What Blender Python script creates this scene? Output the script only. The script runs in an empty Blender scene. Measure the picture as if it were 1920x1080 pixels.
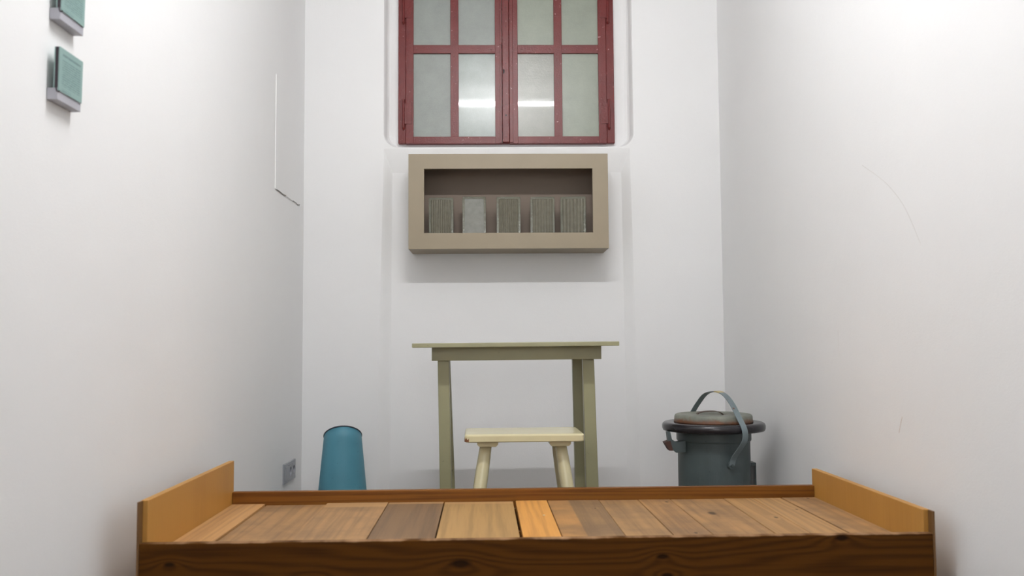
import bpy, bmesh, math, random
from mathutils import Vector, Matrix
random.seed(7)
S = bpy.context.scene
C = S.collection

# ------------------------------------------------------------------ camera
F = 1700.0            # focal length in pixels of the 1920 px wide frame
H = 0.78              # camera height
ROLL = 0.0055
VPX, VPY = 930.0, 650.0
yc = Vector(((VPX - 960) / F, -(VPY - 540) / F, -1)).normalized()      # world +Y seen by the camera
xc = Vector((1.0, ROLL, 0.0)); xc.z = (xc.x * yc.x + xc.y * yc.y) / -yc.z; xc.normalize()
zc = xc.cross(yc)
M = Matrix((xc, yc, zc))                                                # camera -> world
cam_data = bpy.data.cameras.new('camera'); cam = bpy.data.objects.new('camera', cam_data); C.objects.link(cam)
cam_data.sensor_width = 36.0; cam_data.lens = 36.0 * F / 1920.0; cam_data.clip_start = 0.05
cam.matrix_world = Matrix.Translation((0, 0, H)) @ M.to_4x4()
cam_data.dof.use_dof = True; cam_data.dof.focus_distance = 4.2; cam_data.dof.aperture_fstop = 4.0
S.camera = cam

# ------------------------------------------------------------------ world, exposure, light
w = bpy.data.worlds.new('world'); S.world = w; w.use_nodes = True
w.node_tree.nodes['Background'].inputs[0].default_value = (0.8, 0.85, 1, 1)
w.node_tree.nodes['Background'].inputs[1].default_value = 0.02
S.view_settings.view_transform = 'Standard'; S.view_settings.look = 'None'
S.view_settings.gamma = 1.0; S.view_settings.exposure = 0.0
S.view_settings.use_curve_mapping = False
TUBE = 332.0           # strength of the fluorescent tube over the bed
FILL = 7.5            # strength of the added frontal fill from an invented corridor window
LAMP = (0.085, 1.985, 2.79)

def ray(px, py):
    return (M @ Vector(((px - 960) / F, -(py - 540) / F, -1)))
def atY(px, py, Y):
    d = ray(px, py); t = Y / d.y; return Vector((d.x * t, Y, H + d.z * t))
def atX(px, py, X):
    d = ray(px, py); t = X / d.x; return Vector((X, d.y * t, H + d.z * t))
def XX(px, py, Y): return atY(px, py, Y).x
def ZZ(px, py, Y): return atY(px, py, Y).z

# ------------------------------------------------------------------ material helpers
def lin(c):
    return tuple(((v / 255.0) / 12.92 if v / 255.0 <= 0.04045 else ((v / 255.0 + 0.055) / 1.055) ** 2.4) for v in c)
class NT:
    def __init__(s, name):
        s.m = bpy.data.materials.new(name); s.m.use_nodes = True
        s.t = s.m.node_tree; s.p = s.t.nodes['Principled BSDF']
        s.tc = s.t.nodes.new('ShaderNodeTexCoord')
    def n(s, kind, **kw):
        n = s.t.nodes.new('ShaderNode' + kind)
        for k, v in kw.items(): setattr(n, k, v)
        return n
    def l(s, a, b): s.t.links.new(a, b)
    def mapping(s, scale=(1, 1, 1), loc=(0, 0, 0), src='Object'):
        m = s.n('Mapping'); m.inputs['Scale'].default_value = scale; m.inputs['Location'].default_value = loc
        s.l(s.tc.outputs[src], m.inputs['Vector']); return m.outputs[0]
    def noise(s, vec, scale, detail=2, rough=0.5, dist=0.0):
        n = s.n('TexNoise'); n.inputs['Scale'].default_value = scale; n.inputs['Detail'].default_value = detail
        n.inputs['Roughness'].default_value = rough; n.inputs['Distortion'].default_value = dist
        s.l(vec, n.inputs['Vector']); return n.outputs[0]
    def math(s, op, a, b=None, c=None, clamp=False):
        n = s.n('Math', operation=op, use_clamp=clamp)
        for i, v in enumerate((a, b, c)):
            if v is None: continue
            if isinstance(v, (int, float)): n.inputs[i].default_value = v
            else: s.l(v, n.inputs[i])
        return n.outputs[0]
    def range(s, v, a, b, c=0.0, d=1.0):
        n = s.n('MapRange'); n.inputs[1].default_value = a; n.inputs[2].default_value = b
        n.inputs[3].default_value = c; n.inputs[4].default_value = d
        s.l(v, n.inputs[0]); return n.outputs[0]
    def mix(s, f, a, b, mode='MIX'):
        n = s.n('Mix', data_type='RGBA', blend_type=mode)
        if isinstance(f, (int, float)): n.inputs[0].default_value = f
        else: s.l(f, n.inputs[0])
        for i, v in ((6, a), (7, b)):
            if isinstance(v, tuple): n.inputs[i].default_value = (*v[:3], 1)
            else: s.l(v, n.inputs[i])
        return n.outputs[2]
    def col(s, v):
        if isinstance(v, tuple): s.p.inputs['Base Color'].default_value = (*v[:3], 1)
        else: s.l(v, s.p.inputs['Base Color'])
    def set(s, **kw):
        for k, v in kw.items():
            k = k.replace('_', ' ')
            if isinstance(v, (int, float, tuple)): s.p.inputs[k].default_value = v
            else: s.l(v, s.p.inputs[k])
    def bump(s, h, strength, dist=0.01):
        b = s.n('Bump'); b.inputs['Strength'].default_value = strength; b.inputs['Distance'].default_value = dist
        s.l(h, b.inputs['Height']); s.l(b.outputs[0], s.p.inputs['Normal'])

def plaster(name, c, rough=0.85):
    t = NT(name); v = t.mapping()
    big = t.noise(v, 1.3, 3)
    mid = t.noise(v, 9, 4)
    t.col(t.mix(t.range(big, 0.3, 0.7), tuple(x * 0.975 for x in c), c))
    fine = t.noise(v, 260, 2, 0.6)
    h = t.math('ADD', t.math('MULTIPLY', fine, 0.35), t.math('MULTIPLY', mid, 1.2))
    t.bump(h, 0.35, 0.003); t.set(Roughness=rough)
    return t.m

def paint(name, c, rough=0.4, var=0.1, bump=0.2, bscale=60, metallic=0.0, specks=None, coat=0.0, speck_scale=40, speck_thr=0.66):
    t = NT(name); v = t.mapping()
    n = t.noise(v, 7, 4)
    base = t.mix(t.range(n, 0.3, 0.7), tuple(x * (1 - var) for x in c), tuple(min(1, x * (1 + var)) for x in c))
    if specks:
        s_ = t.noise(v, speck_scale, 3, 0.65)
        base = t.mix(t.range(s_, speck_thr, speck_thr + 0.05), base, specks)
    t.col(base)
    t.bump(t.noise(v, bscale, 3), bump, 0.002)
    t.set(Roughness=rough, Metallic=metallic, Coat_Weight=coat, Coat_Roughness=0.15)
    return t.m

def wood(name, light, dark, axis='Y', freq=9.0, across=16.0, contrast=0.6, rough=0.55, coat=0.0, knots=(), band=None,
         stain=None, fine=0.35, seed=0.0, split=None, flame=0.0, spec=0.5):
    """light / dark wood tones, grain along an axis; knots = (x, y, z, radius); band = (axis, start, colour); all in object space."""
    t = NT(name)
    along = 0.9 if flame else 0.35
    sc = [across] * 3; sc['XYZ'.index(axis)] = along
    v = t.mapping(tuple(sc), (seed, seed * 1.7, seed * 0.6))
    n = t.noise(v, 0.55 if flame else 1.0, 2, 0.4)
    kn = None
    for (kx, ky, kz, kr) in knots:
        sub = t.n('VectorMath', operation='SUBTRACT'); t.l(t.tc.outputs['Object'], sub.inputs[0]); sub.inputs[1].default_value = (kx, ky, kz)
        scl = t.n('VectorMath', operation='MULTIPLY'); t.l(sub.outputs[0], scl.inputs[0])
        sv = [1.0] * 3; sv['XYZ'.index(axis)] = 0.45; scl.inputs[1].default_value = sv
        ln = t.n('VectorMath', operation='LENGTH'); t.l(scl.outputs[0], ln.inputs[0])
        g = t.range(ln.outputs['Value'], 0.0, kr * 4.0, 1.0, 0.0)
        g = t.math('POWER', g, 2.5)
        n = t.math('ADD', n, t.math('MULTIPLY', g, 0.16))
        core = t.range(ln.outputs['Value'], kr * 0.35, kr * 0.75, 1.0, 0.0)
        kn = core if kn is None else t.math('MAXIMUM', kn, core)
    ringv = t.math('SINE', t.math('MULTIPLY', n, freq * 6.283))
    ringv = t.range(ringv, -1, 1)
    ringv = t.math('POWER', ringv, 1.6)
    fsc = [170.0] * 3; fsc['XYZ'.index(axis)] = 5.0
    fn = t.noise(t.mapping(tuple(fsc), (seed, 0, 0)), 1.0, 3, 0.6)
    fac = t.math('ADD', t.math('MULTIPLY', ringv, contrast), t.math('MULTIPLY', t.range(fn, 0.3, 0.7, -0.5, 0.5), fine), clamp=True)
    base = t.mix(fac, light, dark)
    if split:      # (axis, position, colour factor colour): one half of the board was kept cleaner
        sp = t.n('SeparateXYZ'); t.l(t.tc.outputs['Object'], sp.inputs[0])
        base = t.mix(t.range(sp.outputs['XYZ'.index(split[0])], split[1] - 0.002, split[1] + 0.002), t.mix(0.75, base, split[2]), base)
    if stain:
        sn = t.noise(t.mapping((3, 3, 3), (seed, seed, 0)), 2.2, 4, 0.6)
        base = t.mix(t.math('MULTIPLY', t.range(sn, 0.42, 0.68), 0.6), base, stain)
    if band:
        sp = t.n('SeparateXYZ'); t.l(t.tc.outputs['Object'], sp.inputs[0])
        wob = t.noise(t.mapping((25, 1, 1)), 1.0, 2)
        pos = t.math('ADD', sp.outputs['XYZ'.index(band[0])], t.math('MULTIPLY', wob, 0.01))
        base = t.mix(t.math('MULTIPLY', t.range(pos, band[1], band[1] + 0.006), 0.7), base, band[2])
    if kn is not None:
        base = t.mix(t.math('MULTIPLY', kn, 0.85), base, tuple(x * 0.25 for x in dark))
    t.col(base)
    t.bump(t.math('ADD', fn, t.math('MULTIPLY', ringv, 0.3)), 0.25, 0.0015)
    t.set(Roughness=rough, Coat_Weight=coat, Coat_Roughness=0.25, Specular_IOR_Level=spec)
    return t.m

# ------------------------------------------------------------------ mesh helpers
def link(name, bm, mat, parent=None, smooth=False, bevel=0.0, segs=2):
    me = bpy.data.meshes.new(name)
    bmesh.ops.recalc_face_normals(bm, faces=bm.faces)
    bm.to_mesh(me); bm.free()
    o = bpy.data.objects.new(name, me); C.objects.link(o)
    for m in (mat if isinstance(mat, (list, tuple)) else [mat]): me.materials.append(m)
    if smooth:
        for p in me.polygons: p.use_smooth = True
    if bevel:
        b = o.modifiers.new('edge', 'BEVEL'); b.width = bevel; b.segments = segs; b.limit_method = 'ANGLE'; b.angle_limit = 0.6
    if parent is not None: o.parent = parent
    return o
def thing(name, label, cat, loc=(0, 0, 0), rotz=0.0, group=None):
    o = bpy.data.objects.new(name, None); C.objects.link(o); o.empty_display_size = 0.1
    o.location = loc; o.rotation_euler = (0, 0, rotz); o['label'] = label; o['category'] = cat
    if group: o['group'] = group
    return o
def struct(o, label=None):
    o['kind'] = 'structure'
    if label: o['label'] = label
    return o
def box(bm, x0, x1, y0, y1, z0, z1):
    x0, x1 = sorted((x0, x1)); y0, y1 = sorted((y0, y1)); z0, z1 = sorted((z0, z1))
    v = [bm.verts.new(p) for p in ((x0, y0, z0), (x1, y0, z0), (x1, y1, z0), (x0, y1, z0), (x0, y0, z1), (x1, y0, z1), (x1, y1, z1), (x0, y1, z1))]
    for f in ((0, 1, 2, 3), (4, 5, 6, 7), (0, 1, 5, 4), (1, 2, 6, 5), (2, 3, 7, 6), (3, 0, 4, 7)):
        bm.faces.new([v[i] for i in f])
    return bm
def mbox(*a): return box(bmesh.new(), *a)
def hexa(bm, bottom, top):
    b = [bm.verts.new(p) for p in bottom]; t = [bm.verts.new(p) for p in top]; n = len(b)
    bm.faces.new(b); bm.faces.new(t)
    for i in range(n): bm.faces.new((b[i], b[(i + 1) % n], t[(i + 1) % n], t[i]))
    return bm
def lathe(bm, prof, n=64, cx=0, cy=0):
    """prof: list of (r, z); closed at the axis when r is 0."""
    rings = []
    for r, z in prof:
        if r < 1e-6: rings.append([bm.verts.new((cx, cy, z))])
        else: rings.append([bm.verts.new((cx + r * math.cos(2 * math.pi * i / n), cy + r * math.sin(2 * math.pi * i / n), z)) for i in range(n)])
    for a, b in zip(rings, rings[1:]):
        if len(a) == 1 and len(b) == 1: continue
        for i in range(n):
            j = (i + 1) % n
            if len(a) == 1: bm.faces.new((a[0], b[j], b[i]))
            elif len(b) == 1: bm.faces.new((a[i], a[j], b[0]))
            else: bm.faces.new((a[i], a[j], b[j], b[i]))
    return bm
def tube(bm, pts, r, n=12, closed=False, r_end=None):
    pts = [Vector(p) for p in pts]; m = len(pts); rings = []
    up = None
    for i, p in enumerate(pts):
        if closed: d = (pts[(i + 1) % m] - pts[i - 1]).normalized()
        else: d = (pts[min(i + 1, m - 1)] - pts[max(i - 1, 0)]).normalized()
        if up is None: up = Vector((0, 0, 1)) if abs(d.z) < 0.9 else Vector((0, 1, 0))
        a = d.cross(up).normalized(); b = a.cross(d).normalized(); up = b
        rr = r if r_end is None else r + (r_end - r) * i / (m - 1)
        rings.append([bm.verts.new(p + a * rr * math.cos(2 * math.pi * k / n) + b * rr * math.sin(2 * math.pi * k / n)) for k in range(n)])
    for i in range(m if closed else m - 1):
        A, B = rings[i], rings[(i + 1) % m]
        for k in range(n): bm.faces.new((A[k], A[(k + 1) % n], B[(k + 1) % n], B[k]))
    if not closed: bm.faces.new(rings[0]); bm.faces.new(rings[-1])
    return bm
def spline(pts, n=8):
    """Catmull-Rom through points."""
    P = [Vector(p) for p in pts]; P = [P[0] * 2 - P[1]] + P + [P[-1] * 2 - P[-2]]; out = []
    for i in range(1, len(P) - 2):
        for k in range(n):
            t = k / n
            out.append(0.5 * ((2 * P[i]) + (P[i + 1] - P[i - 1]) * t + (2 * P[i - 1] - 5 * P[i] + 4 * P[i + 1] - P[i + 2]) * t * t
                              + (3 * P[i] - P[i - 1] - 3 * P[i + 1] + P[i + 2]) * t ** 3))
    out.append(P[-2]); return out
def rrect(x0, x1, z0, z1, r, n=8):
    """rounded rectangle outline in XZ, (x, z) points."""
    pts = []
    for cx, cz, a0 in ((x1 - r, z0 + r, -90), (x1 - r, z1 - r, 0), (x0 + r, z1 - r, 90), (x0 + r, z0 + r, 180)):
        for k in range(n + 1):
            a = math.radians(a0 + 90 * k / n); pts.append((cx + r * math.cos(a), cz + r * math.sin(a)))
    return pts
def loft(bm, loops, cap=True):
    R = [[bm.verts.new(p) for p in L] for L in loops]; n = len(R[0])
    for a, b in zip(R, R[1:]):
        for i in range(n): bm.faces.new((a[i], a[(i + 1) % n], b[(i + 1) % n], b[i]))
    if cap: bm.faces.new(R[0]); bm.faces.new(R[-1])
    return bm

# ------------------------------------------------------------------ room shell
XL, XR = -0.986, 1.172
YB, YF = 4.65, -0.95           # plane of the window wall, plane of the door wall
ZC = 3.0
YN = 4.682                     # plane of the shallow niche under the window
white = plaster('white_wall_paint', lin((240, 240, 240)))
ceil_m = plaster('ceiling_paint', lin((242, 242, 242)))
def floor_mat():
    t = NT('worn_grey_brown_floor'); v = t.mapping()
    n = t.noise(v, 2.5, 5, 0.6); f = t.noise(v, 90, 2)
    t.col(t.mix(t.range(n, 0.3, 0.7), lin((112, 98, 86)), lin((134, 120, 106))))
    t.bump(f, 0.1, 0.001); t.set(Roughness=0.45); return t.m
struct(link('floor', mbox(XL - 0.3, XR + 0.3, YF - 0.2, YB + 0.4, -0.12, 0.0), floor_mat()))
struct(link('ceiling', mbox(XL - 0.3, XR + 0.3, YF - 0.2, YB + 0.4, ZC, ZC + 0.12), ceil_m))
wall_left = struct(link('wall_left', mbox(XL - 0.2, XL, YF - 0.2, YB + 0.4, 0, ZC), white))
wall_right = struct(link('wall_right', mbox(XR, XR + 0.2, YF - 0.2, YB + 0.4, 0, ZC), white))

# window wall with the niche and the rounded window recess cut out of it
wb = link('wall_back', mbox(XL, XR, YB, YB + 0.34, 0, ZC), white)
z_nt = ZZ(950, 281, YN)
c1 = bmesh.new()
nl, nr = XX(704, 880, YB), XX(1202, 880, YB); il, ir = XX(731, 600, YN), XX(1173, 600, YN)
Ls = []
for k in range(13):
    q = max(0.0, (k - 1) / 11); e = q * q * (3 - 2 * q); e = 0.7 * q + 0.3 * e; yq = YB + (YN - YB) * e if k else YB - 0.02
    w_ = q
    bl, br = nl + (il - nl) * w_, nr + (ir - nr) * w_
    tl_, tr_ = il - 0.03 + 0.042 * w_, ir + 0.03 - 0.042 * w_
    zt0 = z_nt - 0.12 * w_
    Ls.append([(bl, yq, -0.1), (br, yq, -0.1), (tr_, yq, zt0), (tl_, yq, zt0)])
loft(c1, Ls)
cut1 = link('cut', c1, white)
wx0, wx1 = XX(719.5, 150, YB), XX(1186.5, 150, YB); wz0 = ZZ(950, 276, YB); wz1 = 2.9
L = []
for k, (dy, s) in enumerate(((-0.03, -0.004), (0.0, 0.0), (0.006, 0.004), (0.014, 0.007), (0.03, 0.010), (0.05, 0.014), (0.062, 0.022), (0.068, 0.036), (0.07, 0.05))):
    L.append([(x, YB + dy, z) for x, z in rrect(wx0 + s, wx1 - s, wz0 + s * 0.6, wz1 - s, 0.075 - s * 0.5, 10)])
cut2 = link('cut', loft(bmesh.new(), L), white)
for c_ in (cut1, cut2):
    m = wb.modifiers.new('cut', 'BOOLEAN'); m.operation = 'DIFFERENCE'; m.object = c_; m.solver = 'EXACT'
dg = bpy.context.evaluated_depsgraph_get()
me = bpy.data.meshes.new_from_object(wb.evaluated_get(dg)); wb.modifiers.clear(); wb.data = me
if not me.materials: me.materials.append(white)
for c_ in (cut1, cut2): bpy.data.objects.remove(c_)
struct(wb)

# door wall behind the photographer, the open doorway and an added corridor with a glowing fill window
dx0, dx1, dzt = -0.55, 0.75, 2.35
bm = bmesh.new(); box(bm, XL, dx0, YF - 0.2, YF, 0, ZC); box(bm, dx1, XR, YF - 0.2, YF, 0, ZC); box(bm, dx0, dx1, YF - 0.2, YF, dzt, ZC)
struct(link('wall_front', bm, white))
door_m = paint('grey_door_paint', lin((120, 124, 120)), 0.45)
bm = bmesh.new(); box(bm, dx0, dx0 + 0.05, YF - 0.19, YF + 0.01, 0, dzt); box(bm, dx1 - 0.05, dx1, YF - 0.19, YF + 0.01, 0, dzt); box(bm, dx0 + 0.05, dx1 - 0.05, YF - 0.19, YF + 0.01, dzt - 0.05, dzt)
d_ = struct(link('door_1', bm, door_m))
link('door_leaf', mbox(dx1 - 0.05, dx1 - 0.002, YF - 1.37, YF - 0.195, 0.01, dzt - 0.06), door_m, d_, bevel=0.004)
bm = bmesh.new(); tube(bm, [(dx1 - 0.05, YF - 1.30, 1.02), (dx1 - 0.10, YF - 1.30, 1.02), (dx1 - 0.10, YF - 1.20, 1.02)], 0.009)
link('door_handle', bm, paint('door_steel', (0.45, 0.45, 0.45), 0.3, metallic=1.0), d_, smooth=True)
CY0 = -3.3
struct(link('floor_corridor', mbox(-2.4, 2.6, CY0 - 0.2, YF - 0.2, -0.12, 0.0), bpy.data.materials['worn_grey_brown_floor']))
struct(link('ceiling_corridor', mbox(-2.4, 2.6, CY0 - 0.2, YF - 0.2, ZC, ZC + 0.12), ceil_m))
struct(link('wall_corridor_left', mbox(-2.6, -2.4, CY0 - 0.2, YF, 0, ZC), white))
struct(link('wall_corridor_right', mbox(2.6, 2.8, CY0 - 0.2, YF, 0, ZC), white))
struct(link('wall_corridor_near', box(mbox(-2.4, XL - 0.2, YF - 0.2, YF, 0, ZC), XR + 0.2, 2.6, YF - 0.2, YF, 0, ZC), white))
q0, q1, r0, r1 = -0.75, 0.95, 0.95, 2.45
bm = bmesh.new(); box(bm, -2.4, q0, CY0 - 0.2, CY0, 0, ZC); box(bm, q1, 2.6, CY0 - 0.2, CY0, 0, ZC); box(bm, q0, q1, CY0 - 0.2, CY0, 0, r0); box(bm, q0, q1, CY0 - 0.2, CY0, r1, ZC)
struct(link('wall_corridor_back', bm, white))
bm = bmesh.new()
for x in (q0, (q0 + q1) / 2 - 0.03, q1 - 0.06): box(bm, x, x + 0.06, CY0 - 0.12, CY0 - 0.05, r0, r1)
for z in (r0, (r0 + r1) / 2, r1 - 0.06): box(bm, q0, q1, CY0 - 0.115, CY0 - 0.055, z, z + 0.06)
w2 = struct(link('fill_window', bm, lw0 := paint('white_window_paint', (0.75, 0.75, 0.75), 0.4)))
t = NT('glowing_fill_pane'); t.col((0.8, 0.85, 0.9)); t.set(Emission_Color=(1.0, 0.98, 0.96, 1), Emission_Strength=FILL)  # unseen emitter, added to brighten the far wall from the front
link('pane', mbox(q0 + 0.01, q1 - 0.01, CY0 - 0.10, CY0 - 0.095, r0 + 0.01, r1 - 0.01), t.m, w2)

# ------------------------------------------------------------------ fluorescent ceiling light
lt = thing('ceiling_light', 'white batten light with one fluorescent tube hanging above the plank bed', 'ceiling light', (LAMP[0], LAMP[1], ZC))
lw = paint('lamp_white', (0.8, 0.8, 0.8), 0.35)
TL = 0.46
def lz(z): return z - ZC
link('batten', mbox(-TL - 0.03, TL + 0.03, -0.035, 0.035, lz(2.825), lz(2.87)), lw, lt, bevel=0.004)
for s in (-1, 1): link('rod', tube(bmesh.new(), [(s * 0.3, 0, lz(2.868)), (s * 0.3, 0, 0)], 0.006), lw, lt, smooth=True)
for s in (-1, 1): link('tube_holder', mbox(s * TL, s * (TL + 0.02), -0.016, 0.016, lz(2.77), lz(2.826)), lw, lt, bevel=0.003)
t = NT('lit_tube'); t.set(Emission_Color=(0.985, 0.99, 1.0, 1), Emission_Strength=TUBE); t.col((0.9, 0.9, 0.9))
link('tube', tube(bmesh.new(), [(-TL, 0, lz(LAMP[2])), (TL, 0, lz(LAMP[2]))], 0.014, 16), t.m, lt, smooth=True)

# ------------------------------------------------------------------ window
YW = 4.692      # plane of the window's frame, in front
red = NT('flaking_maroon_gloss_paint')
v = red.mapping(); a = red.noise(v, 120, 3, 0.6); b_ = red.noise(v, 14, 4)
fl = red.noise(v, 75, 2, 0.6)
base = red.mix(red.range(b_, 0.3, 0.7), (0.125, 0.015, 0.014), (0.155, 0.021, 0.019))
base = red.mix(red.range(fl, 0.70, 0.74), base, (0.42, 0.22, 0.22))
red.col(base); red.bump(red.math('ADD', a, red.math('MULTIPLY', b_, 0.8)), 0.55, 0.002); red.set(Roughness=0.3, Specular_IOR_Level=0.32)
red = red.m
dark_m = paint('black_hole', (0.006, 0.005, 0.005), 0.8)
def pane_mat(name, c, rough, bump, bscale, coat=0.0):
    t = NT(name); v = t.mapping()
    n = t.noise(v, 9, 5, 0.65); g = t.noise(v, 300, 2, 0.6)
    base = t.mix(t.range(n, 0.3, 0.7), tuple(x * 0.82 for x in c), c)
    base = t.mix(t.math('MULTIPLY', t.range(g, 0.45, 0.75), 0.25), base, tuple(min(1, x * 1.35) for x in c))
    t.col(base)
    # wire-scored cloudy glass: a fine horizontal combing and a grain
    w_ = t.noise(t.mapping((6, 6, 260)), 1.0, 2)
    t.bump(t.math('ADD', t.noise(v, bscale, 2, 0.6), t.math('MULTIPLY', w_, 0.6)), bump, 0.0006)
    t.set(Roughness=rough, Transmission_Weight=0.12, IOR=1.5, Coat_Weight=coat, Coat_Roughness=0.03)
    return t.m
pm = [pane_mat('cloudy_glass_grainy', lin((150, 156, 150)), 0.35, 0.9, 260),
      pane_mat('cloudy_glass_smooth', lin((150, 160, 154)), 0.24, 0.10, 90, 0.5),
      pane_mat('cloudy_glass_combed', lin((146, 147, 136)), 0.26, 0.6, 150, 0.3),
      pane_mat('cloudy_glass_green', lin((155, 162, 147)), 0.32, 0.5, 90)]
win = struct(thing('window_1', '', ''))
del win['category']; win['label'] = 'maroon casement window with cloudy panes in a rounded recess of the white wall'
win.location = (XX(950, 269, YW), YW, ZZ(950, 269, YW))
wo = win.location
yr = 180
def wx(p): return XX(p, yr, YW) - wo.x
zb = 0.0
zg0 = ZZ(950, 256.5, YW) - wo.z; zm0 = ZZ(950, 100.8, YW) - wo.z; zm1 = ZZ(950, 85.2, YW) - wo.z
rowh = zm0 - zg0; zg1 = zm1 + rowh; ztop = zg1 + 0.04
BK = 4.7195 - YW
# fixed frame: two jambs, head and a thin sill strip
bm = bmesh.new()
box(bm, wx(747), wx(761), -0.004, BK, zb, ztop + 0.03); box(bm, wx(1137), wx(1151.5), -0.004, BK, zb, ztop + 0.03)
box(bm, wx(761), wx(1137), -0.004, BK, ztop, ztop + 0.03)
box(bm, wx(939), wx(956), -0.003, BK, zb - 0.001, zb + 0.004)
fr = link('window_frame', bm, red, win, bevel=0.003)
def sash(x0, g1, m0, m1, g2, x1, mats, hinge_x, cover):
    bm = bmesh.new(); y0 = -0.010
    box(bm, wx(x0), wx(g1), y0, BK, zb - 0.002, ztop); box(bm, wx(g2), wx(x1), y0, BK, zb - 0.002, ztop)
    box(bm, wx(m0), wx(m1), y0 + 0.001, BK - 0.002, zg0 - 0.002, zg1 + 0.002)
    box(bm, wx(g1) - 0.001, wx(g2) + 0.001, y0 + 0.0015, BK, zb - 0.002, zg0); box(bm, wx(g1) - 0.001, wx(g2) + 0.001, y0 + 0.0015, BK, zg1, ztop)
    box(bm, wx(g1) - 0.001, wx(g2) + 0.001, y0 + 0.0015, BK - 0.002, zm0, zm1)
    s_ = link('sash', bm, red, win, bevel=0.0015)
    k = 0
    for (a, b) in ((g1, m0), (m1, g2)):
        for (z0, z1) in ((zg0, zm0), (zm1, zg1)):
            o = link('pane', mbox(wx(a) - 0.003, wx(b) + 0.003, 0.004, 0.009, z0 - 0.003, z1 + 0.003), mats[k], s_)
            tilt = random.uniform(-0.004, 0.004); k += 1
    for zc_ in (ZZ(760, 214, YW) - wo.z, ZZ(760, 16, YW) - wo.z):
        hb = bmesh.new(); tube(hb, [(wx(hinge_x), -0.012, zc_ - 0.075), (wx(hinge_x), -0.012, zc_ + 0.075)], 0.0065, 10)
        lathe(hb, [(0, zc_ - 0.09), (0.004, zc_ - 0.085), (0.0085, zc_ - 0.076), (0, zc_ - 0.072)], 12, wx(hinge_x), -0.012)
        sx = 1 if hinge_x < 900 else -1
        box(hb, wx(hinge_x) + sx * 0.004, wx(hinge_x + sx * 15), -0.0135, -0.009, zc_ - 0.055, zc_ + 0.055)
        link('hinge', hb, red, s_, smooth=False)
    return s_
sl = sash(761.3, 775.5, 845, 860, 928.5, 941, [pm[0], pm[0], pm[1], pm[0]], 757, True)
sr = sash(954.8, 971, 1039, 1054, 1122, 1136.7, [pm[2], pm[3], pm[3], pm[3]], 1141, False)
# cover strips over the meeting stiles, with the lock
bm = bmesh.new(); box(bm, wx(937.3), wx(941.2), -0.015, -0.009, zb, zm1 - 0.02); box(bm, wx(937.3), wx(941.2), -0.015, -0.009, zm1 + 0.0, ztop)
link('stop_strip', bm, red, sl, bevel=0.001)
link('cover_strip', mbox(wx(942.0), wx(954.4), -0.022, 0.0, zb + 0.003, ztop), red, sr, bevel=0.0025)
link('stop_strip', mbox(wx(955.2), wx(961.6), -0.017, -0.008, zb + 0.003, ztop), red, sr, bevel=0.0015)
zk = ZZ(945, 134, YW) - wo.z
kb = bmesh.new()
kx = wx(944.6)
for q in range(1):
    tube(kb, [(kx, -0.0230, zk), (kx, -0.0218, zk)], 0.0045, 12)
    box(kb, kx - 0.0025, kx + 0.0025, -0.0230, -0.0218, zk - 0.018, zk + 0.002)
    box(kb, kx - 0.0012, kx + 0.005, -0.0231, -0.0219, zk - 0.012, zk - 0.006)
for yy in (17, 52, 122, 198, 218, 258):
    zz = ZZ(949, yy, YW) - wo.z; tube(kb, [(wx(948.5), -0.0232, zz), (wx(948.5), -0.0216, zz)], 0.0022 if yy != 218 else 0.004, 10)
link('keyhole', kb, dark_m, sr)
link('lock_slot', mbox(wx(940.6), wx(942.2), -0.0145, -0.010, zm0 - 0.045, zm1 + 0.01), dark_m, sl)
# small screws on the bars
sb = bmesh.new()
for px_ in (852.5, 1046.5):
    for py_ in (32, 105, 153, 188, 205, 262):
        p_ = Vector((wx(px_), -0.0105, ZZ(px_, py_, YW) - wo.z)); tube(sb, [p_, p_ + Vector((0, -0.0018, 0))], 0.0045, 10)
for px_ in (781, 838, 867, 921, 978, 1031, 1060, 1114):
    p_ = Vector((wx(px_), -0.0095, ZZ(px_, 93, YW) - wo.z)); tube(sb, [p_, p_ + Vector((0, -0.0018, 0))], 0.0042, 10)
link('screw_heads', sb, red, sl, smooth=False)

# ------------------------------------------------------------------ marks on the walls
def strip_on_x(X, pts, wdt, mat, name, parent, thick=0.0006, sgn=-1):
    P = [atX(px, py, X) for px, py in pts]; bm = bmesh.new()
    P = spline(P, 6) if len(P) > 2 else P
    A = []
    for i, p in enumerate(P):
        d = (P[min(i + 1, len(P) - 1)] - P[max(i - 1, 0)]).normalized(); nrm = Vector((0, -d.z, d.y)) * wdt / 2
        off = Vector((sgn * thick, 0, 0)); A.append((bm.verts.new(p + nrm + off), bm.verts.new(p - nrm + off)))
    for a, b in zip(A, A[1:]): bm.faces.new((a[0], a[1], b[1], b[0]))
    return link(name, bm, mat, parent)
pencil = paint('grey_scuff', lin((222, 220, 217)), 0.8)
strip_on_x(XR, [(1617, 310), (1648, 332), (1668, 350), (1690, 378), (1706, 408), (1726, 456)], 0.0020, pencil, 'scuff_mark', wall_right)
strip_on_x(XR, [(1571.5, 619), (1572, 640), (1574, 668)], 0.0018, pencil, 'scuff_mark', wall_right)
strip_on_x(XR, [(1692, 782), (1688, 800), (1686, 812)], 0.003, paint('rusty_scuff', lin((212, 200, 192)), 0.8), 'scuff_mark', wall_right)
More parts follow.
